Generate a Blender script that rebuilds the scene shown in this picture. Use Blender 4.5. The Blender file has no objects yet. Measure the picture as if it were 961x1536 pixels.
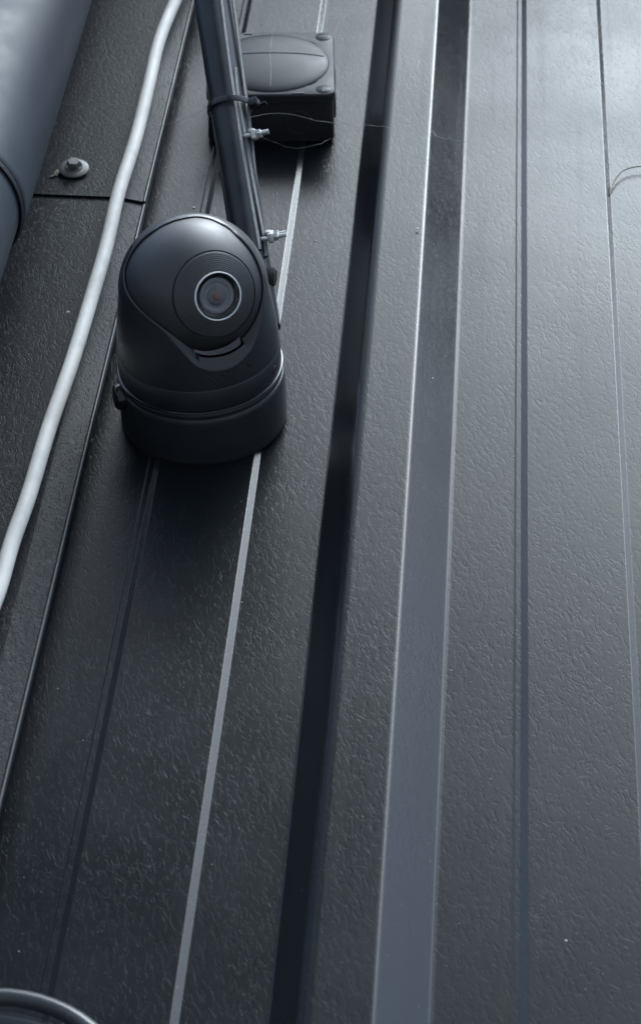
import bpy, bmesh, math, random
from mathutils import Vector, Matrix, noise
random.seed(7)
R = math.radians
scene = bpy.context.scene
col = scene.collection

# ------------------------------------------------------------------ camera, sky, sun, exposure
# wall coordinates: u = across the sheet (right), v = up the wall, w = out of the wall.  world = (u, -w, v)
def P(u, v, w=0.0): return Vector((u, -w, v))
UX = (0.997547155, -0.0453430525, 0.0533261778)
VX = (0.0699975137, 0.647793083, -0.758593745)
WX = (-0.000147373110, 0.760465732, 0.649378048)
cd = bpy.data.cameras.new('camera'); cam = bpy.data.objects.new('camera', cd); col.objects.link(cam)
loc = P(0.16415834, -1.18261268, 0.94571025)
cam.matrix_world = Matrix(((UX[0], UX[1], UX[2], loc.x), (-WX[0], -WX[1], -WX[2], loc.y), (VX[0], VX[1], VX[2], loc.z), (0, 0, 0, 1)))
cd.sensor_fit = 'VERTICAL'; cd.sensor_height = 36; cd.sensor_width = 24; cd.lens = 36 * 3300 / 1536
cd.clip_start = 0.02; cd.clip_end = 500
cd.dof.use_dof = True; cd.dof.focus_distance = 1.50; cd.dof.aperture_fstop = 14.0
scene.camera = cam

SUN_EL, SUN_AZ = 62, 24           # azimuth to the right of straight out from the wall
w = bpy.data.worlds.new('World'); scene.world = w; w.use_nodes = True
nt = w.node_tree; bg = nt.nodes['Background']
sky = nt.nodes.new('ShaderNodeTexSky'); sky.sky_type = 'NISHITA'; sky.sun_disc = False
sky.sun_elevation = R(SUN_EL)
sdir = P(math.sin(R(SUN_AZ)) * math.cos(R(SUN_EL)), math.sin(R(SUN_EL)), math.cos(R(SUN_AZ)) * math.cos(R(SUN_EL)))
sky.sun_rotation = math.atan2(sdir.x, sdir.y) % (2 * math.pi)
sky.air_density = 0.75; sky.dust_density = 8.0; sky.ozone_density = 1.0
nt.links.new(sky.outputs[0], bg.inputs[0]); bg.inputs[1].default_value = 0.15
ld = bpy.data.lights.new('sun', 'SUN'); ld.energy = 0.50; ld.angle = R(22); ld.color = (1.0, 0.98, 0.95)
sun = bpy.data.objects.new('sun', ld); col.objects.link(sun)
sun.rotation_euler = (-sdir).to_track_quat('-Z', 'Y').to_euler()
vs = scene.view_settings; vs.view_transform = 'Standard'; vs.look = 'None'; vs.exposure = 0.88; vs.gamma = 1; vs.use_curve_mapping = False
vs.use_white_balance = True; vs.white_balance_temperature = 5180; vs.white_balance_tint = 0   # the phone's cool white balance

# ------------------------------------------------------------------ materials
def nmat(name):
    m = bpy.data.materials.new(name); m.use_nodes = True
    t = m.node_tree; b = t.nodes['Principled BSDF']
    return m, t, b
def N(t, typ, **kw):
    n = t.nodes.new(typ)
    for k, v in kw.items():
        if k.startswith('i_'): n.inputs[k[2:].replace('_', ' ')].default_value = v
        else: setattr(n, k, v)
    return n
def math_n(t, op, a, b=None, clamp=False):
    n = t.nodes.new('ShaderNodeMath'); n.operation = op; n.use_clamp = clamp
    for i, x in enumerate((a, b)):
        if x is None: continue
        if isinstance(x, (int, float)): n.inputs[i].default_value = x
        else: t.links.new(x, n.inputs[i])
    return n.outputs[0]
def mrange(t, x, a, b, c=0.0, d=1.0, smooth=True):
    n = t.nodes.new('ShaderNodeMapRange'); n.interpolation_type = 'SMOOTHSTEP' if smooth else 'LINEAR'
    t.links.new(x, n.inputs[0])
    for i, v in enumerate((a, b, c, d)): n.inputs[i + 1].default_value = v
    return n.outputs[0]
def pos(t): return N(t, 'ShaderNodeNewGeometry').outputs['Position']
def mix_col(t, f, a, b):
    n = t.nodes.new('ShaderNodeMix'); n.data_type = 'RGBA'
    if isinstance(f, float): n.inputs[0].default_value = f
    else: t.links.new(f, n.inputs[0])
    for i, x in ((6, a), (7, b)):
        if isinstance(x, tuple): n.inputs[i].default_value = (*x, 1)
        else: t.links.new(x, n.inputs[i])
    return n.outputs[2]

TILT = 16
def coated_steel(name, colr, rough, emboss, fine, dust=0.0, spec=0.5, scale=120, dustcol=(0.30, 0.29, 0.26)):
    """plastic-coated sheet steel with a leather-grain emboss"""
    m, t, b = nmat(name); L = t.links.new
    p = pos(t)
    # creases: contour lines of two stretched noises, broken up into short slanting strokes
    mr = N(t, 'ShaderNodeMapping'); mr.inputs['Rotation'].default_value = (0, R(TILT), 0); L(p, mr.inputs['Vector'])
    lines = []
    for k, (sx, sz) in enumerate(((1.0, 0.42), (1.35, 0.55))):
        mp = N(t, 'ShaderNodeMapping'); mp.inputs['Scale'].default_value = (sx, sx, sz); mp.inputs['Location'].default_value = (3.1 * k, 1.7 * k, 0.4 * k)
        mp.inputs['Rotation'].default_value = (0, R(-16 * k), 0); L(mr.outputs[0], mp.inputs['Vector'])
        n1 = N(t, 'ShaderNodeTexNoise', i_Scale=float(scale), i_Detail=1.6, i_Distortion=0.5); L(mp.outputs[0], n1.inputs['Vector'])
        d1 = math_n(t, 'ABSOLUTE', math_n(t, 'SUBTRACT', n1.outputs['Fac'], 0.5))
        nm = N(t, 'ShaderNodeTexNoise', i_Scale=float(scale) * 1.15, i_Detail=0.5); L(mp.outputs[0], nm.inputs['Vector'])
        lines.append(math_n(t, 'MULTIPLY', mrange(t, d1, 0.0, 0.06, 1.0, 0.0), mrange(t, nm.outputs['Fac'], 0.42, 0.60)))
    creases = math_n(t, 'MAXIMUM', lines[0], lines[1])
    nf = N(t, 'ShaderNodeTexNoise', i_Scale=520.0, i_Detail=3.0); L(p, nf.inputs['Vector'])
    nb = N(t, 'ShaderNodeTexNoise', i_Scale=14.0, i_Detail=2.0); L(p, nb.inputs['Vector'])
    amt = mrange(t, nb.outputs['Fac'], 0.3, 0.7, 0.75, 1.1)
    h = math_n(t, 'SUBTRACT', math_n(t, 'MULTIPLY', nf.outputs['Fac'], fine), math_n(t, 'MULTIPLY', math_n(t, 'MULTIPLY', creases, amt), emboss))
    bp = N(t, 'ShaderNodeBump', i_Strength=1.0, i_Distance=0.0004); L(h, bp.inputs['Height']); L(bp.outputs[0], b.inputs['Normal'])
    # fine wear: slight tone drift, specks of dust
    ns = N(t, 'ShaderNodeTexNoise', i_Scale=900.0, i_Detail=1.0); L(p, ns.inputs['Vector'])
    specks = mrange(t, ns.outputs['Fac'], 0.76, 0.80)
    nl = N(t, 'ShaderNodeTexNoise', i_Scale=6.0, i_Detail=5.0, i_Roughness=0.65); L(p, nl.inputs['Vector'])
    drift = mrange(t, nl.outputs['Fac'], 0.25, 0.75, 0.85, 1.15)
    hv = N(t, 'ShaderNodeMix', data_type='RGBA', blend_type='MULTIPLY'); hv.inputs[0].default_value = 1.0
    hv.inputs[6].default_value = (*colr, 1)
    cr = N(t, 'ShaderNodeCombineColor'); [L(drift, cr.inputs[i]) for i in range(3)]
    L(cr.outputs[0], hv.inputs[7])
    c1 = mix_col(t, math_n(t, 'MULTIPLY', specks, 0.5), hv.outputs[2], dustcol)
    if dust > 0:
        nq = N(t, 'ShaderNodeTexNoise', i_Scale=340.0, i_Detail=4.0, i_Roughness=0.7); L(p, nq.inputs['Vector'])
        g = math_n(t, 'MULTIPLY', mrange(t, nq.outputs['Fac'], 0.50, 0.72), mrange(t, nl.outputs['Fac'], 0.38, 0.66))
        c1 = mix_col(t, math_n(t, 'MULTIPLY', g, dust), c1, dustcol)
    L(c1, b.inputs['Base Color'])
    ms = N(t, 'ShaderNodeMapping'); ms.inputs['Scale'].default_value = (1.0, 1.0, 0.035); L(p, ms.inputs['Vector'])
    st = N(t, 'ShaderNodeTexNoise', i_Scale=70.0, i_Detail=3.0); L(ms.outputs[0], st.inputs['Vector'])
    streak = mrange(t, st.outputs['Fac'], 0.52, 0.72, 0.0, 0.035)
    rr = mrange(t, nl.outputs['Fac'], 0.25, 0.75, rough - 0.04, rough + 0.05); rr = math_n(t, 'ADD', rr, streak); L(rr, b.inputs['Roughness'])
    b.inputs['Specular IOR Level'].default_value = spec
    return m

def plain(name, colr, rough, metal=0.0, spec=0.5, grain=0.0, gscale=400.0, wear=0.12, wearcol=None, coat=0.0):
    m, t, b = nmat(name); L = t.links.new; p = pos(t)
    nl = N(t, 'ShaderNodeTexNoise', i_Scale=35.0, i_Detail=5.0, i_Roughness=0.65); L(p, nl.inputs['Vector'])
    f = mrange(t, nl.outputs['Fac'], 0.35, 0.75, 0.0, wear)
    wc = wearcol or tuple(min(1, c * 1.9 + 0.01) for c in colr)
    L(mix_col(t, f, colr, wc), b.inputs['Base Color'])
    L(mrange(t, nl.outputs['Fac'], 0.3, 0.7, rough - 0.04, rough + 0.06), b.inputs['Roughness'])
    b.inputs['Metallic'].default_value = metal; b.inputs['Specular IOR Level'].default_value = spec
    b.inputs['Coat Weight'].default_value = coat
    if grain:
        ng = N(t, 'ShaderNodeTexNoise', i_Scale=gscale, i_Detail=2.0); L(p, ng.inputs['Vector'])
        bp = N(t, 'ShaderNodeBump', i_Strength=1.0, i_Distance=grain); L(ng.outputs['Fac'], bp.inputs['Height']); L(bp.outputs[0], b.inputs['Normal'])
    return m

M = {}
M['sheet'] = coated_steel('coated_steel_sheet', (0.0050, 0.0066, 0.0082), 0.29, 0.105, 0.045, scale=225, spec=0.15)
M['slope'] = coated_steel('coated_steel_bend', (0.009, 0.0105, 0.013), 0.22, 0.06, 0.04, scale=225, spec=0.50)
M['trim'] = coated_steel('coated_steel_trim', (0.0075, 0.0088, 0.011), 0.48, 0.26, 0.42, dust=0.22, scale=220, spec=0.12)
M['trim_fold'] = coated_steel('coated_steel_trim_fold', (0.0085, 0.0095, 0.0115), 0.42, 0.12, 0.12, dust=0.08, spec=0.11)
M['hem'] = plain('trim_hem_paint', (0.018, 0.020, 0.024), 0.42, spec=0.3, wear=0.3, wearcol=(0.10, 0.10, 0.10))
M['pipe'] = plain('grey_pvc_pipe', (0.036, 0.043, 0.055), 0.52, spec=0.3, grain=0.00004, gscale=600)
M['seal'] = plain('rubber_seal', (0.012, 0.013, 0.016), 0.6)
M['cable_grey'] = plain('grey_cable_sheath', (0.60, 0.59, 0.55), 0.6, spec=0.3, grain=0.00005, wear=0.6, wearcol=(0.40, 0.39, 0.36))
M['cable_black'] = plain('black_cable_sheath', (0.040, 0.043, 0.048), 0.30)
M['plastic'] = plain('black_satin_plastic', (0.015, 0.0175, 0.021), 0.42, spec=0.7, grain=0.00002, gscale=1800, wear=0.05)
M['ball'] = plain('black_satin_ball', (0.021, 0.0215, 0.023), 0.50, spec=0.85, grain=0.000012, gscale=2200, wear=0.05)
M['gloss'] = plain('black_gloss_plastic', (0.008, 0.010, 0.013), 0.22, wear=0.04)
M['chrome'] = plain('bright_ring_paint', (0.85, 0.86, 0.85), 0.3)
M['glass'] = plain('dark_lens_glass', (0.012, 0.013, 0.017), 0.06, coat=1.0, wear=0.02)
M['lens_grey'] = plain('grey_lens_barrel', (0.15, 0.152, 0.17), 0.35)
M['lens_mid'] = plain('grey_lens_element', (0.10, 0.10, 0.115), 0.25)
M['lens_deep'] = plain('brown_lens_core', (0.12, 0.085, 0.085), 0.25)
M['box'] = plain('grey_black_box_plastic', (0.026, 0.027, 0.030), 0.40, spec=0.12, grain=0.00003, wear=0.3, wearcol=(0.06, 0.06, 0.06))
M['pole'] = plain('black_pole_paint', (0.012, 0.014, 0.018), 0.33, wear=0.25, wearcol=(0.05, 0.05, 0.055))
M['zinc'] = plain('zinc_plated_steel', (0.62, 0.63, 0.60), 0.38, metal=0.75, grain=0.00012, gscale=500, wear=0.4, wearcol=(0.40, 0.40, 0.36))
M['nylon'] = plain('black_nylon', (0.012, 0.013, 0.016), 0.30)
M['foam'] = plain('brown_black_foam', (0.022, 0.018, 0.016), 0.9, grain=0.0004, gscale=900)
M['screw'] = plain('painted_screw', (0.085, 0.088, 0.088), 0.5, wear=0.6, wearcol=(0.26, 0.25, 0.23), grain=0.0001)
M['web'] = plain('spider_silk', (0.26, 0.26, 0.255), 0.6)
M['straw'] = plain('dry_grass', (0.26, 0.21, 0.15), 0.7)
M['dirt'] = plain('pale_lint', (0.55, 0.49, 0.43), 0.9, grain=0.0004)
def clear_material():
    m, t, b = nmat('clear_cover_glass'); b.inputs['Base Color'].default_value = (1, 1, 1, 1); b.inputs['Roughness'].default_value = 0.04
    b.inputs['Transmission Weight'].default_value = 1.0; b.inputs['IOR'].default_value = 1.05
    return m
M['clear'] = clear_material()
def wire_material():
    m, t, b = nmat('steel_wire_rope'); L = t.links.new
    at = N(t, 'ShaderNodeUVMap')
    wv = N(t, 'ShaderNodeTexWave', wave_type='BANDS', bands_direction='DIAGONAL', i_Scale=1.0, i_Distortion=0.3)
    mp = N(t, 'ShaderNodeMapping'); mp.inputs['Scale'].default_value = (1.2, 1.2, 1.0); L(at.outputs[0], mp.inputs[0]); L(mp.outputs[0], wv.inputs['Vector'])
    L(mix_col(t, wv.outputs['Fac'], (0.10, 0.105, 0.11), (0.30, 0.31, 0.31)), b.inputs['Base Color'])
    b.inputs['Metallic'].default_value = 0.6; b.inputs['Roughness'].default_value = 0.42
    bp = N(t, 'ShaderNodeBump', i_Strength=1.0, i_Distance=0.0004); L(wv.outputs['Fac'], bp.inputs['Height']); L(bp.outputs[0], b.inputs['Normal'])
    return m
M['wire'] = wire_material()

# ------------------------------------------------------------------ builders
def tag(o, label=None, cat=None, group=None, kind=None):
    if label: o['label'] = label
    if cat: o['category'] = cat
    if group: o['group'] = group
    if kind: o['kind'] = kind
    return o
def thing(name, at, label, cat, group=None):
    o = bpy.data.objects.new(name, None); o.empty_display_size = 0.02; o.location = at; col.objects.link(o)
    return tag(o, label, cat, group)
def origin_of(parent):
    o = Vector((0, 0, 0)); q = parent
    while q is not None: o += Vector(q.location); q = q.parent
    return o
def obj(name, bm, mats, parent=None, at=None, smooth=True, recalc=True):
    """link a bmesh given in world coordinates as one object"""
    if recalc: bmesh.ops.recalc_face_normals(bm, faces=bm.faces)
    base = origin_of(parent) if parent else (at if at is not None else Vector((0, 0, 0)))
    bmesh.ops.translate(bm, verts=bm.verts, vec=-base)
    me = bpy.data.meshes.new(name); 
    if smooth:
        for f in bm.faces: f.smooth = True
        for e in bm.edges:
            if len(e.link_faces) == 2 and e.calc_face_angle(0) > R(38): e.smooth = False
    bm.to_mesh(me); bm.free()
    for m in (mats if isinstance(mats, (list, tuple)) else [mats]): me.materials.append(m)
    o = bpy.data.objects.new(name, me); col.objects.link(o)
    if parent: o.parent = parent
    elif at is not None: o.location = at
    return o
def frame(axis, ref=Vector((0, 0, 1))):
    z = Vector(axis).normalized()
    if abs(z.dot(ref)) > 0.95: ref = Vector((1, 0, 0))
    x = ref.cross(z).normalized(); y = z.cross(x)
    return x, y, z
def add_lathe(bm, o, axis, prof, n=48, xy=None, mat=0, cap=False):
    """prof: list of (radius, height) along axis from o"""
    x, y, z = frame(axis) if xy is None else (*xy, Vector(axis).normalized())
    rows = []
    for r, h in prof:
        if r < 1e-6: rows.append([bm.verts.new(o + z * h)])
        else: rows.append([bm.verts.new(o + z * h + x * (r * math.cos(2 * math.pi * k / n)) + y * (r * math.sin(2 * math.pi * k / n))) for k in range(n)])
    fs = []
    for a, b in zip(rows, rows[1:]):
        for k in range(n):
            k2 = (k + 1) % n
            if len(a) == 1 and len(b) == 1: continue
            if len(a) == 1: fs.append(bm.faces.new((a[0], b[k], b[k2])))
            elif len(b) == 1: fs.append(bm.faces.new((a[k], a[k2], b[0])))
            else: fs.append(bm.faces.new((a[k], a[k2], b[k2], b[k])))
    if cap:
        for r in (rows[0], rows[-1]):
            if len(r) > 2: fs.append(bm.faces.new(r))
    for f in fs: f.material_index = mat
    return rows
def spline(pts, per=8):
    pts = [Vector(p) for p in pts]; out = []
    for i in range(len(pts) - 1):
        p0 = pts[max(i - 1, 0)]; p1 = pts[i]; p2 = pts[i + 1]; p3 = pts[min(i + 2, len(pts) - 1)]
        for k in range(per):
            s = k / per
            out.append(0.5 * ((2 * p1) + (p2 - p0) * s + (2 * p0 - 5 * p1 + 4 * p2 - p3) * s * s + (3 * p1 - p0 - 3 * p2 + p3) * s ** 3))
    out.append(pts[-1]); return out
def add_tube(bm, pts, rad, n=12, cap=True, uvl=None):
    pts = [Vector(p) for p in pts]; rows = []; x = None; dist = 0; ds = []
    for i, p in enumerate(pts):
        d = (pts[min(i + 1, len(pts) - 1)] - pts[max(i - 1, 0)]).normalized()
        if x is None: x, y, _ = frame(d, Vector((0.3, 0.2, 0.9)).normalized())
        else:
            x = (x - d * x.dot(d)).normalized(); y = d.cross(x)
        r = rad(i / (len(pts) - 1)) if callable(rad) else rad
        rows.append([bm.verts.new(p + x * r * math.cos(2 * math.pi * k / n) + y * r * math.sin(2 * math.pi * k / n)) for k in range(n)])
        if i: dist += (pts[i] - pts[i - 1]).length
        ds.append(dist)
    for i in range(len(rows) - 1):
        for k in range(n):
            f = bm.faces.new((rows[i][k], rows[i][(k + 1) % n], rows[i + 1][(k + 1) % n], rows[i + 1][k]))
            if uvl:
                c = 2 * math.pi * 0.002
                for lp, (a, b_) in zip(f.loops, ((k / n * c, ds[i]), ((k + 1) / n * c, ds[i]), ((k + 1) / n * c, ds[i + 1]), (k / n * c, ds[i + 1]))):
                    lp[uvl].uv = (a * 500, b_ * 500)
    if cap: bm.faces.new(rows[0]); bm.faces.new(rows[-1])
def add_box(bm, c, sx, sy, sz, ax, ay, az, bev=0.0, seg=2):
    vs_ = [bm.verts.new(c + ax * (i * sx / 2) + ay * (j * sy / 2) + az * (k * sz / 2)) for k in (-1, 1) for j in (-1, 1) for i in (-1, 1)]
    fs = [bm.faces.new([vs_[i] for i in q]) for q in ((0, 2, 3, 1), (4, 5, 7, 6), (0, 1, 5, 4), (2, 6, 7, 3), (0, 4, 6, 2), (1, 3, 7, 5))]
    if bev:
        es = list({e for f in fs for e in f.edges})
        bmesh.ops.bevel(bm, geom=es, offset=bev, segments=seg, affect='EDGES', profile=0.5)
def fillet(corners, seg=5):
    """corners: (u, w, radius, slot of the piece after it) -> rounded polyline with guard points"""
    out = []
    for i, (u, w_, r, s) in enumerate(corners):
        p = Vector((u, w_))
        if i in (0, len(corners) - 1) or r == 0: out.append((p, s)); continue
        a = Vector(corners[i - 1][:2]) - p; b = Vector(corners[i + 1][:2]) - p
        la, lb = a.length, b.length; a.normalize(); b.normalize()
        ang = a.angle(b); tl = min(r / math.tan(ang / 2), la * 0.45, lb * 0.45); rr = tl * math.tan(ang / 2)
        c = p + (a + b).normalized() * (rr / math.sin(ang / 2))
        s0 = (p + a * tl) - c; s1 = (p + b * tl) - c
        pre = corners[i - 1][3]
        out.append((p + a * (tl + min(0.0004, la * 0.04)), pre))
        tot = s0.angle_signed(s1) if s0.length > 0 else 0
        for k in range(seg + 1):
            th = -tot * k / seg
            v = Vector((s0.x * math.cos(th) - s0.y * math.sin(th), s0.x * math.sin(th) + s0.y * math.cos(th)))
            out.append((c + v, s if k == seg else pre if k < seg // 2 else s))
        out.append((p + b * (tl + min(0.0004, lb * 0.04)), s))
    return out
def sheet_bm(corners, v0, v1, nv, wave=0.00035, shift=0.0, seed=0.0, thick=0.0007):
    """roll-formed sheet: profile extruded up the wall, with faint oil-canning"""
    prof = fillet(corners); bm = bmesh.new(); rows = []
    # subdivide long flats
    pp = []
    for (p, s), (q, _) in zip(prof, prof[1:]):
        n = max(1, int((q - p).length / 0.012))
        for k in range(n): pp.append((p.lerp(q, k / n), s))
    pp.append(prof[-1])
    for j in range(nv + 1):
        v = v0 + (v1 - v0) * j / nv; row = []
        for p, s in pp:
            d = wave * noise.noise(Vector(((p.x + shift) * 9, v * 5.0, seed)))
            d2 = wave * 0.9 * noise.noise(Vector((v * 3.1, (p.x + shift) * 2.0, 5 + seed)))
            row.append(bm.verts.new(P(p.x + shift + d2, v, p.y + d)))
        rows.append(row)
    for j in range(nv):
        for i in range(len(pp) - 1):
            f = bm.faces.new((rows[j][i], rows[j][i + 1], rows[j + 1][i + 1], rows[j + 1][i])); f.material_index = pp[i][1]
    return bm

# ------------------------------------------------------------------ profiled wall sheet
H = 0.0225                                     # rib height
PITCH = 0.248
V0, V1 = -2.7, 1.55
wall = thing('profiled_wall', P(0.1, V0, 0), 'dark grey embossed steel wall sheet with tall vertical ribs and shallow steps', 'wall')
# flats between two ribs, with a shallow raised middle (steps A and B)
PAN = [(-0.0690, 0, 0, 0), (-0.0338, 0, 0.0006, 1), (-0.0326, 0.0005, 0.0006, 0), (-0.0294, 0.0005, 0.0008, 1), (-0.0252, 0.0024, 0.0010, 0), (0.0376, 0.0024, 0.0013, 1), (0.0418, 0, 0.0013, 0), (0.0790, 0, 0, 0)]
RIB = [(0.0790, 0, 0, 0), (0.0884, 0, 0.0024, 1), (0.1068, H, 0.0105, 0), (0.1432, H, 0.0048, 1), (0.1722, 0, 0.0050, 0), (0.1790, 0, 0, 0)]
for k in (0, 1, 2):
    obj('pan', sheet_bm(PAN if k else [(-0.330, 0, 0, 0)] + PAN[1:], V0, V1, 130, shift=k * PITCH), [M['sheet'], M['slope']], wall, recalc=False)
for k in (0, 1, 2):
    obj('rib', sheet_bm(RIB, V0, V1, 130, shift=k * PITCH), [M['sheet'], M['slope']], wall, recalc=False)

# the eave of the same wall, above the frame
EV = 1.42
bm = bmesh.new(); add_box(bm, P(0.4, EV + 0.012, 0.15), 4.4, 0.30, 0.024, Vector((1, 0, 0)), Vector((0, 1, 0)), Vector((0, 0, 1)), 0.002); obj('soffit', bm, M['slope'], wall)
bm = bmesh.new(); add_box(bm, P(0.4, EV + 0.07, 0.308), 4.4, 0.016, 0.18, Vector((1, 0, 0)), Vector((0, 1, 0)), Vector((0, 0, 1)), 0.002); obj('fascia', bm, M['slope'], wall)

# unseen house added to darken the sheet's reflections on the left
HW, HX0, HX1, HT = 11.0, -4.0, -0.45, 12.6
blocker = thing('added_house_blocker', P((HX0 + HX1) / 2, V0, HW), 'unseen added dark house facing the steel wall', 'blocker')
hm = plain('blocker_brick', (0.050, 0.042, 0.038), 0.85, grain=0.003, gscale=30); rm = plain('blocker_slate', (0.035, 0.037, 0.042), 0.7, grain=0.004, gscale=20)
AXS = (Vector((1, 0, 0)), Vector((0, 1, 0)), Vector((0, 0, 1)))
bm = bmesh.new(); add_box(bm, P((HX0 + HX1) / 2, (V0 + HT) / 2, HW + 4.5), HX1 - HX0, 9.0, HT - V0, *AXS); obj('wall', bm, hm, blocker, smooth=False)  # main block of the added reflection blocker
bm = bmesh.new()
a = [bm.verts.new(P((HX0 + HX1) / 2 + x, v, w_)) for w_ in (HW - 0.2, HW + 9.2) for x, v in ((-1.95, HT + 0.01), (1.95, HT + 0.01), (1.95, HT + 0.15), (0.0, HT + 1.8), (-1.95, HT + 0.15))]
bm.faces.new(a[:5]); bm.faces.new(a[5:])
for i in range(5): bm.faces.new((a[i], a[(i + 1) % 5], a[5 + (i + 1) % 5], a[5 + i]))
obj('blocker_roof', bm, rm, blocker, smooth=False)
for x in (-3.1, -1.35):
    for v in (1.4, 4.6, 7.8, 11.0):
        bm = bmesh.new(); add_box(bm, P(x, V0 + v, HW - 0.01), 1.0, 0.10, 1.5, *AXS, 0.01); obj('window', bm, M['gloss'], blocker)  # panes on the added blocker, out of view

# ground far below the frame
gm, gt, gb = nmat('gravel_yard')
gn = N(gt, 'ShaderNodeTexNoise', i_Scale=60.0, i_Detail=4.0); gt.links.new(pos(gt), gn.inputs['Vector'])
gt.links.new(mix_col(gt, gn.outputs['Fac'], (0.12, 0.125, 0.13), (0.26, 0.255, 0.25)), gb.inputs['Base Color']); gb.inputs['Roughness'].default_value = 0.9
bm = bmesh.new(); bm.faces.new([bm.verts.new((x, y, V0)) for x, y in ((-150, -250), (150, -250), (150, 60), (-150, 60))])
tag(obj('ground', bm, gm, smooth=False), kind='structure')

# ------------------------------------------------------------------ corner trim on the left, in two overlapping lengths
TW = 0.0220
def trim_corners(dz):
    return [(-0.330, TW + dz, 0, 0), (-0.0930, TW + dz, 0.0030, 0), (-0.0752, TW - 0.0034 + dz, 0.0010, 1), (-0.0736, TW - 0.0120 + dz, 0.0008, 1), (-0.0765, TW - 0.0130 + dz, 0.0, 1)]
lower = thing('corner_trim', P(-0.10, V0, 0.03), 'lower length of dusty dark steel corner trim, tucked under the bolted piece', 'trim')
obj('trim_face', sheet_bm(trim_corners(0), V0, 0.37, 90, seed=3.0), [M['trim'], M['trim_fold']], lower, recalc=False)
upper = thing('corner_trim', P(-0.10, 0.2590, 0.03), 'upper length of dark corner trim with the big hex bolt, lapped over the lower length', 'trim')
bm = sheet_bm(trim_corners(0.0016), 0.2590, V1, 45, seed=7.0)
obj('trim_face', bm, [M['trim'], M['trim_fold']], upper, recalc=False)
for part, va, vb, dz in ((lower, V0, 0.37, 0.0), (upper, 0.2592, V1, 0.0016)):
    bm = bmesh.new(); add_tube(bm, [P(-0.0743 + 0.0002 * math.sin(v * 9), va + (vb - va) * v, TW - 0.0042 + dz) for v in [q / 40 for q in range(41)]], 0.0014, 12); obj('folded_hem', bm, M['hem'], part)
bm = bmesh.new()                               # the cut edge of the upper piece
pr_ = [p for p, s in fillet(trim_corners(0.0016))]
a = [bm.verts.new(P(p.x, 0.2588, p.y + 0.0001)) for p in pr_]; b = [bm.verts.new(P(p.x, 0.2590, p.y - 0.0011)) for p in pr_]
for i in range(len(a) - 1): bm.faces.new((a[i], a[i + 1], b[i + 1], b[i]))
obj('cut_edge', bm, M['trim_fold'], upper, smooth=False)

# bolt with washer
bolt = thing('hex_bolt', P(-0.1338, 0.2935, TW + 0.0016), 'dull grey hex bolt with round washer fixed through the upper corner trim', 'bolt')
ax = (P(0.02, -0.10, 1)).normalized(); o = bolt.location.copy()
bm = bmesh.new(); add_lathe(bm, o, ax, [(0.0098, 0.0), (0.0098, 0.0022)], 40); obj('rubber_washer', bm, M['seal'], bolt)
bm = bmesh.new(); add_lathe(bm, o, ax, [(0.0113, 0.0022), (0.0118, 0.0026), (0.0118, 0.0034), (0.0112, 0.0040), (0.0070, 0.0047), (0.004, 0.0047)], 48); obj('washer', bm, M['screw'], bolt)
bm = bmesh.new(); add_lathe(bm, o, ax, [(0.0068, 0.0046), (0.0070, 0.0050), (0.0064, 0.0058)], 36); obj('flange', bm, M['screw'], bolt)
bm = bmesh.new(); add_lathe(bm, o, ax, [(0.0052, 0.0056), (0.0052, 0.0100), (0.0046, 0.0106), (0.0, 0.0107)], 6); obj('hex_head', bm, M['screw'], bolt, smooth=False)

# ------------------------------------------------------------------ drain pipe, top left
PC = (-0.1955, 0.100)
pipe = thing('drain_pipe', P(PC[0], V0, PC[1]), 'thick grey-blue round drain pipe with a socket joint, along the left edge', 'pipe')
up = P(0, 1, 0)
bm = bmesh.new(); add_lathe(bm, P(PC[0], 0, PC[1]), up, [(0.0550, V0), (0.0550, -0.4), (0.0550, 0.05), (0.0550, 0.20)], 96); obj('pipe_length', bm, M['pipe'], pipe)
bm = bmesh.new(); add_lathe(bm, P(PC[0], 0, PC[1]), up, [(0.0548, 0.1195), (0.0572, 0.1185), (0.0578, 0.1205), (0.0578, 0.126)], 96); obj('seal_ring', bm, M['seal'], pipe)
bm = bmesh.new(); add_lathe(bm, P(PC[0], 0, PC[1]), up, [(0.0552, 0.1240), (0.0580, 0.1232), (0.0586, 0.1240), (0.0586, 0.130), (0.0583, 0.22), (0.0572, 0.4), (0.0556, 0.7), (0.0550, 1.5)], 96); obj('pipe_socket', bm, M['pipe'], pipe)

# ------------------------------------------------------------------ grey cable down the trim
ctl = [(-0.060, 0.72, 0.060), (-0.074, 0.64, 0.045), (-0.0815, 0.585, 0.039), (-0.0895, 0.490, 0.0375), (-0.0890, 0.405, 0.037), (-0.0885, 0.322, 0.0372), (-0.0908, 0.243, 0.0372), (-0.0900, 0.170, 0.0362),
       (-0.0910, 0.109, 0.0362), (-0.0930, 0.028, 0.0362), (-0.0968, -0.047, 0.0362), (-0.0984, -0.116, 0.0362), (-0.1010, -0.162, 0.0362), (-0.1016, -0.205, 0.0362), (-0.1040, -0.245, 0.0362), (-0.112, -0.42, 0.0362), (-0.13, -0.75, 0.0362)]
bm = bmesh.new(); add_tube(bm, spline([P(*c) for c in ctl], 10), 0.0053, 20)
cab = obj('grey_cable', bm, M['cable_grey'], at=P(-0.09, 0.1, 0.0362))
tag(cab, 'pale grey round cable running down the corner trim, left of the camera', 'cable')

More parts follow.
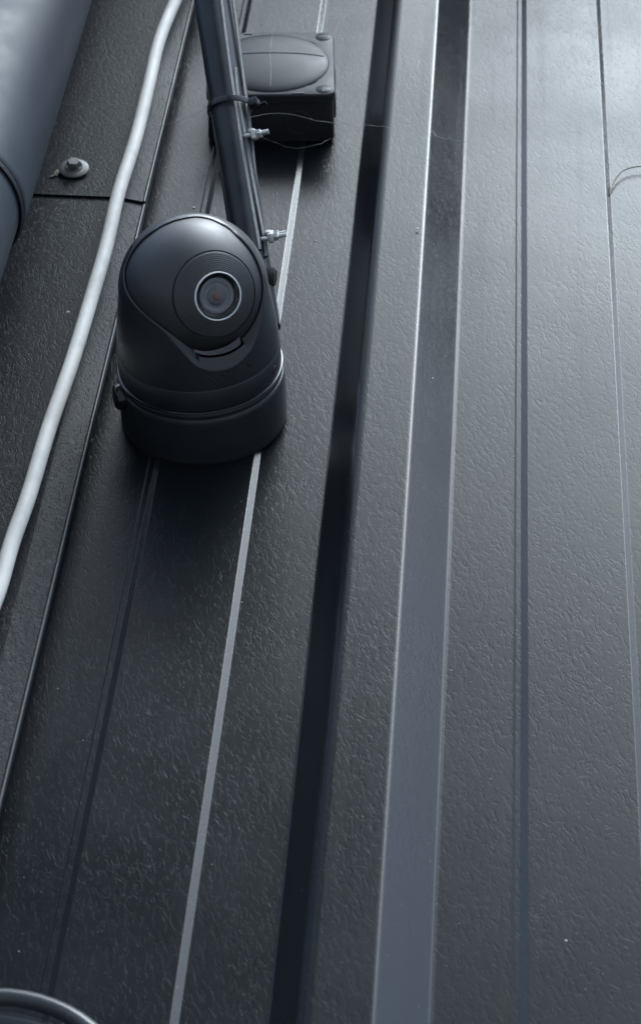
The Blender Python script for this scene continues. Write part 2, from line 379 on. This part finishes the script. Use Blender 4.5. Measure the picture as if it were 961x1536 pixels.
# ------------------------------------------------------------------ black cable coil, bottom left
pts = []
for i in range(150):
    t_ = i / 149 * 2.6 * 2 * math.pi + 2.2
    turn = (t_ - 2.2) / (2 * math.pi)
    r_ = 0.083 - 0.0105 * turn
    pts.append(P(-0.049 + r_ * math.cos(t_), -0.570 + r_ * math.sin(t_), 0.0165 + 0.004 * math.sin(turn * 2.1)))
bm = bmesh.new(); add_tube(bm, pts, 0.0045, 16)
coil = obj('black_cable_coil', bm, M['cable_black'], at=P(-0.05, -0.55, 0.015))
tag(coil, 'coiled glossy black cable at the lower left of the wall', 'cable')

# ------------------------------------------------------------------ square junction box
TH = R(4.5)
bx = Vector((math.cos(TH), 0, math.sin(TH))); by = Vector((-math.sin(TH), 0, math.cos(TH))); bz = Vector((0, -1, 0))
B0 = P(0.0095, 0.4365, 0.0020)
box = thing('junction_box', B0, 'square dark plastic junction box with a round domed lid marking, behind the pole', 'junction box')
def rrect(half, rad, n=6):
    out = []
    for (sx, sy, a0) in ((1, 1, 0), (-1, 1, 90), (-1, -1, 180), (1, -1, 270)):
        for k in range(n + 1):
            an = R(a0 + 90 * k / n); out.append((sx * (half - rad) + rad * math.cos(an), sy * (half - rad) + rad * math.sin(an)))
    return out
def loft(bm, loops, close_first=False, close_last=False):
    rows = [[bm.verts.new(q) for q in lp] for lp in loops]
    for a, b in zip(rows, rows[1:]):
        n = len(a)
        for i in range(n): bm.faces.new((a[i], a[(i + 1) % n], b[(i + 1) % n], b[i]))
    if close_first: bm.faces.new(rows[0])
    if close_last: bm.faces.new(rows[-1])
    return rows
def bl(x, y, z): return B0 + bx * x + by * y + bz * z
bm = bmesh.new()
loft(bm, [[bl(x, y, z) for x, y in rrect(h_, r_)] for h_, r_, z in ((0.0515, 0.007, 0.0), (0.0520, 0.007, 0.001), (0.0508, 0.007, 0.0355), (0.0500, 0.0065, 0.0362))], False, True)
obj('box_body', bm, M['box'], box)
# lid: frame between the rounded outline and the circle, then the dome
LZ = 0.0440; CR = 0.0492
bm = bmesh.new(); nseg = 28
outer = rrect(0.0522, 0.0085)
def lidloop(h_, r_, z): return [bl(x, y, z) for x, y in rrect(h_, r_)]
rows = loft(bm, [lidloop(0.0505, 0.007, 0.0362), lidloop(0.0522, 0.0085, 0.0366), lidloop(0.0524, 0.0085, LZ - 0.0012), lidloop(0.0516, 0.0080, LZ - 0.0002), lidloop(0.0508, 0.0076, LZ)])
ring = []
for (x, y) in rrect(0.0508, 0.0076):
    a_ = math.atan2(y, x); ring.append(bm.verts.new(bl(CR * math.cos(a_), CR * math.sin(a_), LZ)))
last = rows[-1]
for i in range(len(last)): bm.faces.new((last[i], last[(i + 1) % len(last)], ring[(i + 1) % len(ring)], ring[i]))
lid = obj('lid', bm, M['box'], box)
bm = bmesh.new()
prof = [(CR + 0.0002, 0.0), (CR - 0.0003, -0.0004), (CR - 0.0006, -0.0004)] + [(CR - 0.0008 - (CR - 0.0008) * (1 - math.cos(R(q))), -0.0004 + 0.0055 * math.sin(R(q))) for q in range(0, 91, 5)]
add_lathe(bm, bl(0, 0, LZ), bz, prof, 96); dome = obj('dome', bm, M['box'], lid)
def dome_pt(x, y, e=0.0): 
    r = min(1.0, math.hypot(x, y) / (CR - 0.0008)); return bl(x, y, LZ - 0.0004 + 0.0055 * math.sqrt(max(0, 1 - r * r)) + e)
bm = bmesh.new(); add_tube(bm, [dome_pt(-0.0005 + 0.0006 * math.sin(i * 0.2), (-1 + 2 * i / 40) * 0.043, 0.0001) for i in range(41)], 0.00030, 8); obj('moulding_line', bm, M['screw'], dome)
bm = bmesh.new(); add_tube(bm, [dome_pt((-1 + 2 * i / 40) * 0.0435, 0.008 - 0.001 * (i / 20 - 1) ** 2, 0.00005) for i in range(41)], 0.00045, 8); obj('scribed_line', bm, M['seal'], dome)
for i, (sx, sy, ang) in enumerate(((1, 1, 2), (1, -1, 84), (-1, 1, 40), (-1, -1, 130))):
    c = bl(sx * 0.0432, sy * 0.0436, LZ)
    bm = bmesh.new(); add_lathe(bm, c, bz, [(0.0064, -0.001), (0.0064, 0.0001), (0.0060, 0.0004), (0.0, 0.0004)], 32); sc = obj('lid_screw', bm, M['box'], lid)
    d = bx * math.cos(R(ang)) + by * math.sin(R(ang))
    bm = bmesh.new(); add_box(bm, c + bz * 0.0003, 0.0082, 0.0017, 0.0006, d, bz.cross(d), bz); obj('screw_slot', bm, M['seal'], sc, smooth=False)
for k, (x, wd) in enumerate(((-0.020, 0.007), (0.022, 0.010), (-0.032, 0.004))):
    bm = bmesh.new(); add_box(bm, bl(x, 0.0498 if k != 1 else -0.0497, LZ + 0.0002), wd, 0.0016, 0.0007, bx, by, bz); obj('lid_mark', bm, M['seal'], lid, smooth=False)
for yy, hh in ((-0.022, 0.017), (0.018, 0.020)):     # cable knock-outs on the right side
    bm = bmesh.new(); add_lathe(bm, bl(0.0502, yy, 0.018), bx, [(0.0115, 0.0), (0.0112, 0.0028), (0.0100, 0.0032), (0.0094, 0.0016), (0.0, 0.0014)], 36); obj('knockout', bm, M['seal'], box)
for xx in (-0.022, 0.022):
    bm = bmesh.new(); add_lathe(bm, bl(xx, -0.0502, 0.018), -by, [(0.0115, 0.0), (0.0112, 0.0018), (0.0100, 0.0022), (0.0094, 0.0012), (0.0, 0.0010)], 36); obj('knockout', bm, M['box'], box)

# ------------------------------------------------------------------ black pole, zip tie, wire rope and clips
p0 = P(0.0258, 0.1276, 0.030); p1 = P(-0.0262, 0.3433, 0.150)
pd = (p1 - p0).normalized(); ps = p0 - pd * 0.030; pe = p0 + pd * 0.62
pole = thing('black_pole', ps, 'slanting round black pole rising from the wall behind the camera', 'pole')
bm = bmesh.new(); add_lathe(bm, ps, pd, [(0.0, 0.0), (0.0128, 0.0), (0.0136, 0.001), (0.0136, 0.65), (0.0, 0.65)], 40); obj('tube', bm, M['pole'], pole)
bm = bmesh.new()
k0 = P(0.0355, 0.1345, 0.0400); add_lathe(bm, k0 - Vector((0.004, 0, 0)), Vector((1, 0, -0.15)), [(0.0, 0), (0.0060, 0.0002), (0.0074, 0.002), (0.0074, 0.0055), (0.0058, 0.0078), (0.0, 0.0085)], 24); obj('end_bung', bm, M['foam'], pole)

def rope(name, ctl, rad, label):
    bm = bmesh.new(); uvl = bm.loops.layers.uv.new('UVMap'); add_tube(bm, spline([P(*c) for c in ctl], 14), rad, 12, uvl=uvl)
    o_ = obj(name, bm, M['wire'], at=P(*ctl[-1])); return tag(o_, label, 'wire rope', 'steel wire ropes along the pole')
rope('wire_rope', [(-0.0420, 0.440, 0.2170), (-0.0224, 0.3514, 0.1683), (-0.0175, 0.3308, 0.1568), (-0.0065, 0.2801, 0.1286), (0.0052, 0.2307, 0.1011), (0.0163, 0.1872, 0.0769), (0.0269, 0.1471, 0.0546)], 0.0016, 'grey steel wire rope nearest the middle of the black pole')
rope('wire_rope', [(-0.0026, 0.2813, 0.1269), (0.0019, 0.2573, 0.1136), (0.0092, 0.2303, 0.0986), (0.0179, 0.1965, 0.0798), (0.0296, 0.1552, 0.0568), (0.0314, 0.1444, 0.0508)], 0.0016, 'short steel wire rope tail whose cut end shows above the zip tie')
rope('wire_rope', [(-0.0320, 0.440, 0.2090), (-0.0137, 0.3604, 0.1641), (-0.0093, 0.3396, 0.1525), (0.0100, 0.2487, 0.1020), (0.0186, 0.2047, 0.0775), (0.0276, 0.1608, 0.0530), (0.0294, 0.1499, 0.0470)], 0.0016, 'dark steel wire rope along the right edge of the black pole')

# zip tie round pole and ropes
zc = p0 + pd * ((P(-0.0076, 0.2596, 0.1034) - p0).dot(pd))
tie = thing('zip_tie', zc, 'black plastic zip tie strapped round the pole above the camera', 'zip tie')
tx, ty, tz = frame(pd + Vector((0.10, 0.0, 0.05)))
bm = bmesh.new(); n = 60; rows = []
rt = lambda a_: 0.0150 + 0.0030 * max(0, math.cos(a_ - tie_dir)) ** 2
vdir = (P(0.0099, 0.2627, 0.112) - zc); tie_dir = math.atan2(vdir.dot(ty), vdir.dot(tx))
for k in range(n):
    a_ = 2 * math.pi * k / n; d = tx * math.cos(a_) + ty * math.sin(a_); r_ = rt(a_)
    rows.append([bm.verts.new(zc + d * (r_ + e) + tz * h_) for e, h_ in ((0, -0.0022), (0.0011, -0.0024), (0.0014, 0), (0.0011, 0.0024), (0, 0.0022))])
for k in range(n):
    a, b = rows[k], rows[(k + 1) % n]
    for i in range(5): bm.faces.new((a[i], a[(i + 1) % 5], b[(i + 1) % 5], b[i]))
obj('strap', bm, M['nylon'], tie)
hd = (tx * math.cos(tie_dir) + ty * math.sin(tie_dir)); hc = zc + hd * 0.0205
bm = bmesh.new(); add_box(bm, hc, 0.0075, 0.0085, 0.0065, hd, tz.cross(hd), tz, 0.0009); obj('head', bm, M['nylon'], tie)
bm = bmesh.new(); add_box(bm, hc + hd * 0.0052 - tz * 0.0028 + tz.cross(hd) * 0.001, 0.009, 0.0046, 0.0012, (hd + tz * 0.25).normalized(), tz.cross(hd), tz, 0.0003); obj('tail', bm, M['nylon'], tie)

def clip(c, label, ang):
    """wire rope clip: U-bolt, saddle, two nuts"""
    t_ = thing('rope_clip', c, label, 'rope clip', 'wire rope clips on the pole')
    view = (cam.location - c).normalized(); s = Vector((1, 0, 0)); s = (s - pd * s.dot(pd)).normalized()      # studs leave to the right, square to the rope
    s = (s + P(0, 0.10, 0.20) * 1.0); s = (s - pd * s.dot(pd)).normalized()
    q = pd.cross(s).normalized(); q2 = (q * math.cos(ang) + pd * math.sin(ang)).normalized(); r2 = s.cross(q2)
    hw = 0.0036
    pts = [c + q2 * hw + s * 0.0150, c + q2 * hw + s * 0.004] + [c + q2 * hw * math.cos(R(a_)) - s * (hw * 1.3 * math.sin(R(a_)) - 0.0005) for a_ in range(0, 181, 20)] + [c - q2 * hw + s * 0.004, c - q2 * hw + s * 0.0155]
    bm = bmesh.new(); add_tube(bm, pts, 0.00165, 12); obj('u_bolt', bm, M['zinc'], t_)
    bm = bmesh.new(); add_box(bm, c + s * 0.0040, 0.0045, 0.0125, 0.0075, s, q2, r2, 0.0012, 3)
    add_box(bm, c + s * 0.0025 + r2 * 0.0034, 0.0042, 0.0060, 0.0030, s, q2, r2, 0.0008, 2); obj('saddle', bm, M['zinc'], t_)
    for e in (1, -1):
        bm = bmesh.new(); add_lathe(bm, c + q2 * (hw * e) + s * 0.0062, s, [(0.0, 0), (0.0030, 0.0), (0.0033, 0.0004), (0.0033, 0.0030), (0.0029, 0.0035), (0.0, 0.0036)], 6); obj('nut', bm, M['zinc'], t_, smooth=False)
clip(P(0.0115, 0.2320, 0.0985), 'silver wire rope clip with two short studs, higher up beside the junction box', R(25))
clip(P(0.0300, 0.1590, 0.0575), 'silver wire rope clip just above the camera head, right of the pole', R(40))

# ------------------------------------------------------------------ swivelling security camera
O = P(-0.0013, 0.0201, 0.0020)
AX = P(-0.037, 0.004, 1).normalized()
E1 = Vector((1, 0, 0)); E1 = (E1 - AX * E1.dot(AX)).normalized(); E2 = AX.cross(E1)      # E2 points up the wall
if E2.z < 0: E2 = -E2
secu = thing('security_camera', O, 'black dome security camera with swivel ball head, mounted on the wall beside the pole', 'security camera')
XY = (E1, E2)
def lathe_part(name, prof, mat, parent, n=128):
    bm = bmesh.new(); add_lathe(bm, O, AX, prof, n, XY); return obj(name, bm, mat, parent)
lathe_part('gasket', [(0.0560, -0.0020), (0.0572, -0.0015), (0.0572, 0.0012)], M['seal'], secu)
base = lathe_part('base', [(0.0566, 0.0010), (0.0578, 0.0016), (0.0578, 0.0300), (0.0577, 0.0340), (0.0573, 0.0362), (0.0568, 0.0370), (0.0562, 0.0372), (0.0561, 0.0376), (0.0565, 0.0380), (0.0568, 0.0390), (0.0568, 0.0408), (0.0562, 0.0418), (0.0550, 0.0420)], M['plastic'], secu)
lathe_part('rim_ring', [(0.0550, 0.0415), (0.0566, 0.0416), (0.0572, 0.0421), (0.0573, 0.0428), (0.0568, 0.0436), (0.0556, 0.0440), (0.0545, 0.0438)], M['gloss'], secu)
lathe_part('collar', [(0.0548, 0.0430), (0.0556, 0.0440), (0.0558, 0.0450), (0.0557, 0.0592), (0.0553, 0.0600), (0.0544, 0.0602)], M['plastic'], secu)
# shell: a bullet-shaped hood with the front cut open for the ball; lower limit of the opening per azimuth (degrees, height)
ZC = 0.1050; RS = 0.0500; RB = 0.0484
def RZ(z):
    tab = ((0.0600, 0.0553), (0.064, 0.0551), (0.080, 0.0536), (0.095, 0.0516), (ZC, RS))
    if z >= ZC: return math.sqrt(max(0, RS * RS - (z - ZC) ** 2))
    for (a, ra), (b, rb_) in zip(tab, tab[1:]):
        if z <= b: return ra + (rb_ - ra) * max(0, (z - a)) / (b - a)
OPEN = [(-187, 0.1490), (-180, 0.1455), (-173, 0.138), (-168, 0.1300), (-160, 0.1252), (-151, 0.1210), (-139, 0.1175), (-127, 0.1140), (-115, 0.1098), (-105, 0.1050), (-97, 0.0990), (-92, 0.0945), (-85, 0.0868), (-79, 0.0836), (-72, 0.0822), (-61, 0.0812), (-53, 0.0818), (-46, 0.0832), (-40, 0.0855), (-34, 0.0885), (-27, 0.0945), (-19, 0.1020), (-10, 0.1130), (-3, 0.1250), (4, 0.1360), (10, 0.1430), (18, 0.1445), (32, 0.1485), (60, 0.1510), (95, 0.1526), (120, 0.1528), (152, 0.1518), (173, 0.1490)]
def open_at(deg):
    if deg < OPEN[0][0] or deg > OPEN[-1][0]: return None
    for (a, za), (b, zb) in zip(OPEN, OPEN[1:]):
        if a <= deg <= b: return za + (zb - za) * (deg - a) / (b - a)
def shell_pt(deg, z, r=None):
    r = RZ(z) if r is None else r
    return O + AX * z + E1 * (r * math.cos(R(deg))) + E2 * (r * math.sin(R(deg)))
bm = bmesh.new(); cols = []; NZ = 26
degs = [-187 + 2 * i for i in range(181)]
def zmax_s(deg):           # smoothed limit
    v = [open_at((deg + d + 187) % 360 - 187) for d in (-4, -2, 0, 2, 4)]
    return sum(v) / 5
def lip(deg):              # depth of the bevelled lip, widest at the front
    t_ = min(1, abs(deg + 66) / 52); return 0.0007 + 0.0072 * (1 - t_ * t_ * (3 - 2 * t_))
for deg in degs:
    zm = zmax_s(deg); d = lip(deg); z1 = zm - d; c = []
    # spacing along the meridian by angle where it is spherical
    for k in range(NZ + 1):
        s = k / NZ
        z = 0.0598 + (z1 - 0.0598) * (math.sin(s * math.pi / 2) if z1 > 0.12 else s)
        c.append(bm.verts.new(shell_pt(deg, z)))
    for s in (0.08, 0.5, 0.92, 1.0):      # rounded bevel going in to the ball
        z = z1 + d * s; ri = RB + 0.0009
        rin = math.sqrt(max(0, ri * ri - (zm - ZC) ** 2)) if zm > ZC - 0.02 else RB + 0.0012
        r0 = RZ(z1); c.append(bm.verts.new(shell_pt(deg, z, r0 + (min(rin, r0) - r0) * (s if s > 0.08 else 0.05))))
    z = zm - 0.012; 
    rin = math.sqrt(max(0, ri * ri - (z - ZC) ** 2)) if z > ZC else RB + 0.0012
    c.append(bm.verts.new(shell_pt(deg, z, min(rin, RZ(z) - 0.002))))
    cols.append(c)
for a, b in zip(cols, cols[1:]):
    for k in range(len(a) - 1): bm.faces.new((a[k], b[k], b[k + 1], a[k + 1]))
hood = obj('hood', bm, M['plastic'], secu)
# ball head
BC = O + AX * ZC
LD = P(0.450, -0.784, 0.428).normalized()
BD = LD
bm = bmesh.new()
prof = []
GA = 39.5                       # groove round the face disc (degrees from its centre)
zr = RB * math.cos(R(18.6)); prof += [(0.0001, zr - 0.004), (0.0140, zr - 0.004), (0.0150, zr - 0.0034)]
for a_ in [18.6, 19.2] + list(range(21, 36, 2)): prof.append((RB * math.sin(R(a_)), RB * math.cos(R(a_)) + 0.0004))
prof += [(RB * math.sin(R(35.6)), RB * math.cos(R(35.6)) - 0.0006), (RB * math.sin(R(35.9)), RB * math.cos(R(35.9)) - 0.0012), (RB * math.sin(R(36.5)), RB * math.cos(R(36.5)) - 0.0010)]
for a_ in [37.0] + list(range(39, 180, 3)) + [179.99]: prof.append((RB * math.sin(R(a_)), RB * math.cos(R(a_))))
add_lathe(bm, BC, BD, prof, 128); ball = obj('ball_head', bm, M['ball'], secu)
# turned rings in the face disc and the lens
def on_ball(a_): return RB * math.cos(R(a_)) + 0.0005, RB * math.sin(R(a_))
lens = None
zl, rl = on_ball(18.9)
bm = bmesh.new(); add_lathe(bm, BC, LD, [(rl + 0.0004, zl - 0.0012), (rl + 0.0003, zl + 0.0007), (rl - 0.0001, zl + 0.0010), (rl - 0.0005, zl + 0.0008), (rl - 0.0006, zl - 0.0002)], 96); lens = obj('lens_ring', bm, M['chrome'], ball)
def lens_piece(name, prof, mat, n=96):
    bm = bmesh.new(); add_lathe(bm, BC, LD, [(r_, zl + h_) for r_, h_ in prof], n); obj(name, bm, mat, lens)
lens_piece('lens_bezel', [(rl - 0.0006, 0.0002), (rl - 0.0012, 0.0001), (0.0122, -0.0012), (0.0118, -0.0022)], M['gloss'])
lens_piece('lens_barrel', [(0.0120, -0.0022), (0.0112, -0.0018), (0.0090, -0.0022), (0.0084, -0.0027), (0.0066, -0.0025)], M['lens_grey'])
lens_piece('lens_element', [(0.0068, -0.0025), (0.0060, -0.0020), (0.0042, -0.0016), (0.0030, -0.0014)], M['lens_mid'])
lens_piece('lens_core', [(0.0032, -0.0014), (0.0022, -0.0009), (0.0, -0.0007)], M['lens_deep'])
lens_piece('cover_glass', [(rl - 0.0008, 0.0003), (rl * 0.7, 0.0012), (rl * 0.35, 0.0018), (0.0, 0.0020)], M['clear'])
bm = bmesh.new()
for a_ in (21.5, 23.2, 24.9, 26.6, 28.3, 30.0, 31.7, 33.4):   # turned rings of the face disc
    zz, rr_ = on_ball(a_)
    add_lathe(bm, BC, BD, [(rr_ - 0.00035, zz + 0.00002), (rr_, zz + 0.00013), (rr_ + 0.00035, zz - 0.0001)], 96)
tr = obj('turned_rings', bm, M['ball'], ball)

# clear sensor window in the slot under the ball
bm = bmesh.new(); wa = []
for i in range(13):
    deg = -84 + 38 * i / 12; zc_ = zmax_s(deg)
    wa.append([bm.verts.new(shell_pt(deg, zc_ + 0.0018 + e, RB + 0.0007 - f_)) for e, f_ in ((0, 0), (0.0012 + 0.0044 * (i / 12) ** 0.8, 0.0008))])
for a, b in zip(wa, wa[1:]): bm.faces.new((a[0], b[0], b[1], a[1]))
obj('sensor_window', bm, M['lens_mid'], secu)
# screw hole, side slot, left knob, worn lettering
c = shell_pt(-18, 0.0512, 0.0557); d = (E1 * math.cos(R(-18)) + E2 * math.sin(R(-18)))
bm = bmesh.new(); add_lathe(bm, c, d, [(0.0, 0.0006), (0.0026, 0.0005), (0.0030, 0.0001)], 24); obj('screw_hole', bm, M['seal'], secu)
c = shell_pt(-176, 0.137, 0.0385); 
bm = bmesh.new(); add_tube(bm, [shell_pt(dg, z, RZ(z) + 0.0001) for dg, z in ((-171, 0.1275), (-174, 0.131), (-178, 0.1345), (-182, 0.1375))], 0.0011, 10); obj('vent_slot', bm, M['seal'], hood)
c = P(-0.0560, -0.006, 0.0335); d = P(-0.93, -0.35, 0.0).normalized()
bm = bmesh.new(); add_lathe(bm, c - d * 0.004, d, [(0.0, 0), (0.0088, 0.0002), (0.0093, 0.003), (0.0088, 0.0058), (0.0070, 0.0072), (0.0, 0.0074)], 36); obj('side_knob', bm, M['gloss'], secu)
def stroke(bm, pts, r_=0.00032):
    add_tube(bm, [shell_pt(dg, z, RZ(z) + 0.0001) for dg, z in pts], r_, 6)
bm = bmesh.new()
for pts in (((-76, 0.0712), (-70.5, 0.0660)), ((-70.6, 0.0700), (-68.2, 0.0706)), ((-64.6, 0.0718), (-60.5, 0.0668)), ((-60.8, 0.0700), (-58.6, 0.0704)), ((-56.0, 0.0668), (-55.4, 0.0666)), ((-46.5, 0.0722), (-42.6, 0.0682)), ((-42.6, 0.0712), (-41.6, 0.0712))):
    stroke(bm, pts)
obj('worn_lettering', bm, M['gloss'], hood)
bm = bmesh.new()
for pts in (((-149, 0.0655), (-147.5, 0.0640)), ((-148.8, 0.0625), (-148.2, 0.0620))): stroke(bm, pts, 0.00035)
obj('side_mark', bm, M['screw'], hood)

# ------------------------------------------------------------------ cobwebs, straw, lint, specks
def strand(name, ctl, rad, mat, label, cat, group=None, jit=0.0):
    pts = spline([P(*c) for c in ctl], 8)
    pts = [p + Vector((random.uniform(-jit, jit), 0, random.uniform(-jit, jit))) for p in pts]
    bm = bmesh.new(); add_tube(bm, pts, rad, 6); o_ = obj(name, bm, mat, at=P(*ctl[0])); return tag(o_, label, cat, group)
G = 'cobweb threads on the wall'
strand('cobweb_thread', [(-0.175, 0.352, 0.054), (-0.1435, 0.3594, 0.045), (-0.0927, 0.363, 0.042)], 0.00010, M['web'], 'straight pale cobweb thread from the drain pipe to the grey cable', 'cobweb', G)
strand('cobweb_thread', [(-0.0760, 0.3545, 0.030), (-0.0394, 0.3465, 0.050), (-0.0124, 0.3360, 0.085)], 0.00010, M['web'], 'pale cobweb thread between the corner trim edge and the pole', 'cobweb', G)
strand('cobweb_thread', [(-0.005, 0.3367, 0.0500), (0.0139, 0.3471, 0.050), (0.0351, 0.3476, 0.050), (0.057, 0.3388, 0.050), (0.0888, 0.3600, 0.036), (0.1116, 0.3750, 0.0255)], 0.00012, M['web'], 'wavy pale cobweb thread under the junction box, reaching the rib', 'cobweb', G, 0.0006)
strand('cobweb_thread', [(0.1454, 0.3738, 0.0245), (0.1494, 0.3653, 0.024), (0.1575, 0.3627, 0.024), (0.172, 0.3617, 0.022)], 0.00030, M['web'], 'short pale cobweb thread across the wide bare slope right of the rib', 'cobweb', G, 0.0004)
strand('cobweb_thread', [(0.004, 0.325, 0.045), (0.022, 0.312, 0.046), (0.038, 0.305, 0.045), (0.056, 0.311, 0.045), (0.066, 0.330, 0.040)], 0.00006, M['web'], 'fine sagging cobweb thread low under the junction box', 'cobweb', G, 0.0006)
strand('cobweb_thread', [(-0.010, 0.566, 0.004), (0.010, 0.555, 0.006), (0.034, 0.552, 0.004), (0.040, 0.560, 0.004), (0.036, 0.572, 0.003)], 0.00016, M['web'], 'looped pale cobweb thread on the wall above the junction box', 'cobweb', G, 0.0005)
strand('cobweb_thread', [(-0.1565, 0.513, 0.1395), (-0.1530, 0.470, 0.1375), (-0.1500, 0.430, 0.1340), (-0.1420, 0.412, 0.1240)], 0.00016, M['web'], 'thin pale cobweb thread clinging to the drain pipe', 'cobweb', G, 0.0003)
strand('grass_stalk', [(0.2888, 0.3240, 0.0012), (0.2920, 0.3400, 0.0030), (0.2985, 0.3545, 0.004), (0.3070, 0.3620, 0.004), (0.3200, 0.3660, 0.004), (0.335, 0.374, 0.003)], 0.00055, M['straw'], 'bent dry grass stalk stuck to the wall at the right edge', 'grass stalk')
# lint caught by the bolt
bm = bmesh.new()
for i in range(26):
    s = i / 25; c = P(-0.1495 + 0.0175 * s + random.uniform(-.0015, .0015), 0.2860 + 0.0190 * s + random.uniform(-.002, .002), TW + 0.0024 + random.uniform(0, .0012))
    a_ = Vector((random.uniform(-1, 1), random.uniform(-1, 1), random.uniform(-1, 1))).normalized(); x, y, z = frame(a_)
    add_box(bm, c, random.uniform(.001, .0032), random.uniform(.0008, .002), random.uniform(.0006, .0012), x, y, z)
tag(obj('lint', bm, M['dirt'], at=P(-0.1416, 0.286, TW + 0.002), smooth=False), 'pale lint and dirt caught beside the hex bolt', 'lint')
bm = bmesh.new()
def chip(u, v, w_, r_):
    bmesh.ops.create_icosphere(bm, subdivisions=1, radius=r_, matrix=Matrix.Translation(P(u, v, w_)) @ Matrix.Rotation(random.uniform(0, 3), 4, 'Y') @ Matrix.Diagonal((1.0, 0.5, random.uniform(0.6, 1.8), 1)))
for u, v, w_, r_ in ((0.0601, 0.2435, 0.0004, 0.0011), (0.1386, 0.2297, 0.0244, 0.0012), (0.1559, 0.0558, 0.0140, 0.0007), (0.2431, -0.4253, 0.0022, 0.0009), (0.265, -0.1908, 0.0022, 0.0005), (-0.1092, 0.106, TW, 0.0013), (-0.0390, 0.284, 0.0006, 0.0012)): chip(u, v, w_, r_)
for i in range(46): chip(random.uniform(-0.07, 0.33), random.uniform(-0.52, 0.62), 0.0004, random.uniform(0.0002, 0.00045))
for i in range(50): chip(random.uniform(-0.19, -0.095), random.uniform(-0.35, 0.58), TW + 0.0006, random.uniform(0.0002, 0.0005))
tag(obj('dust_specks', bm, M['dirt'], at=P(0, 0, 0)), 'scattered tiny pale specks of dust on the dark steel wall', 'dust', kind='stuff')
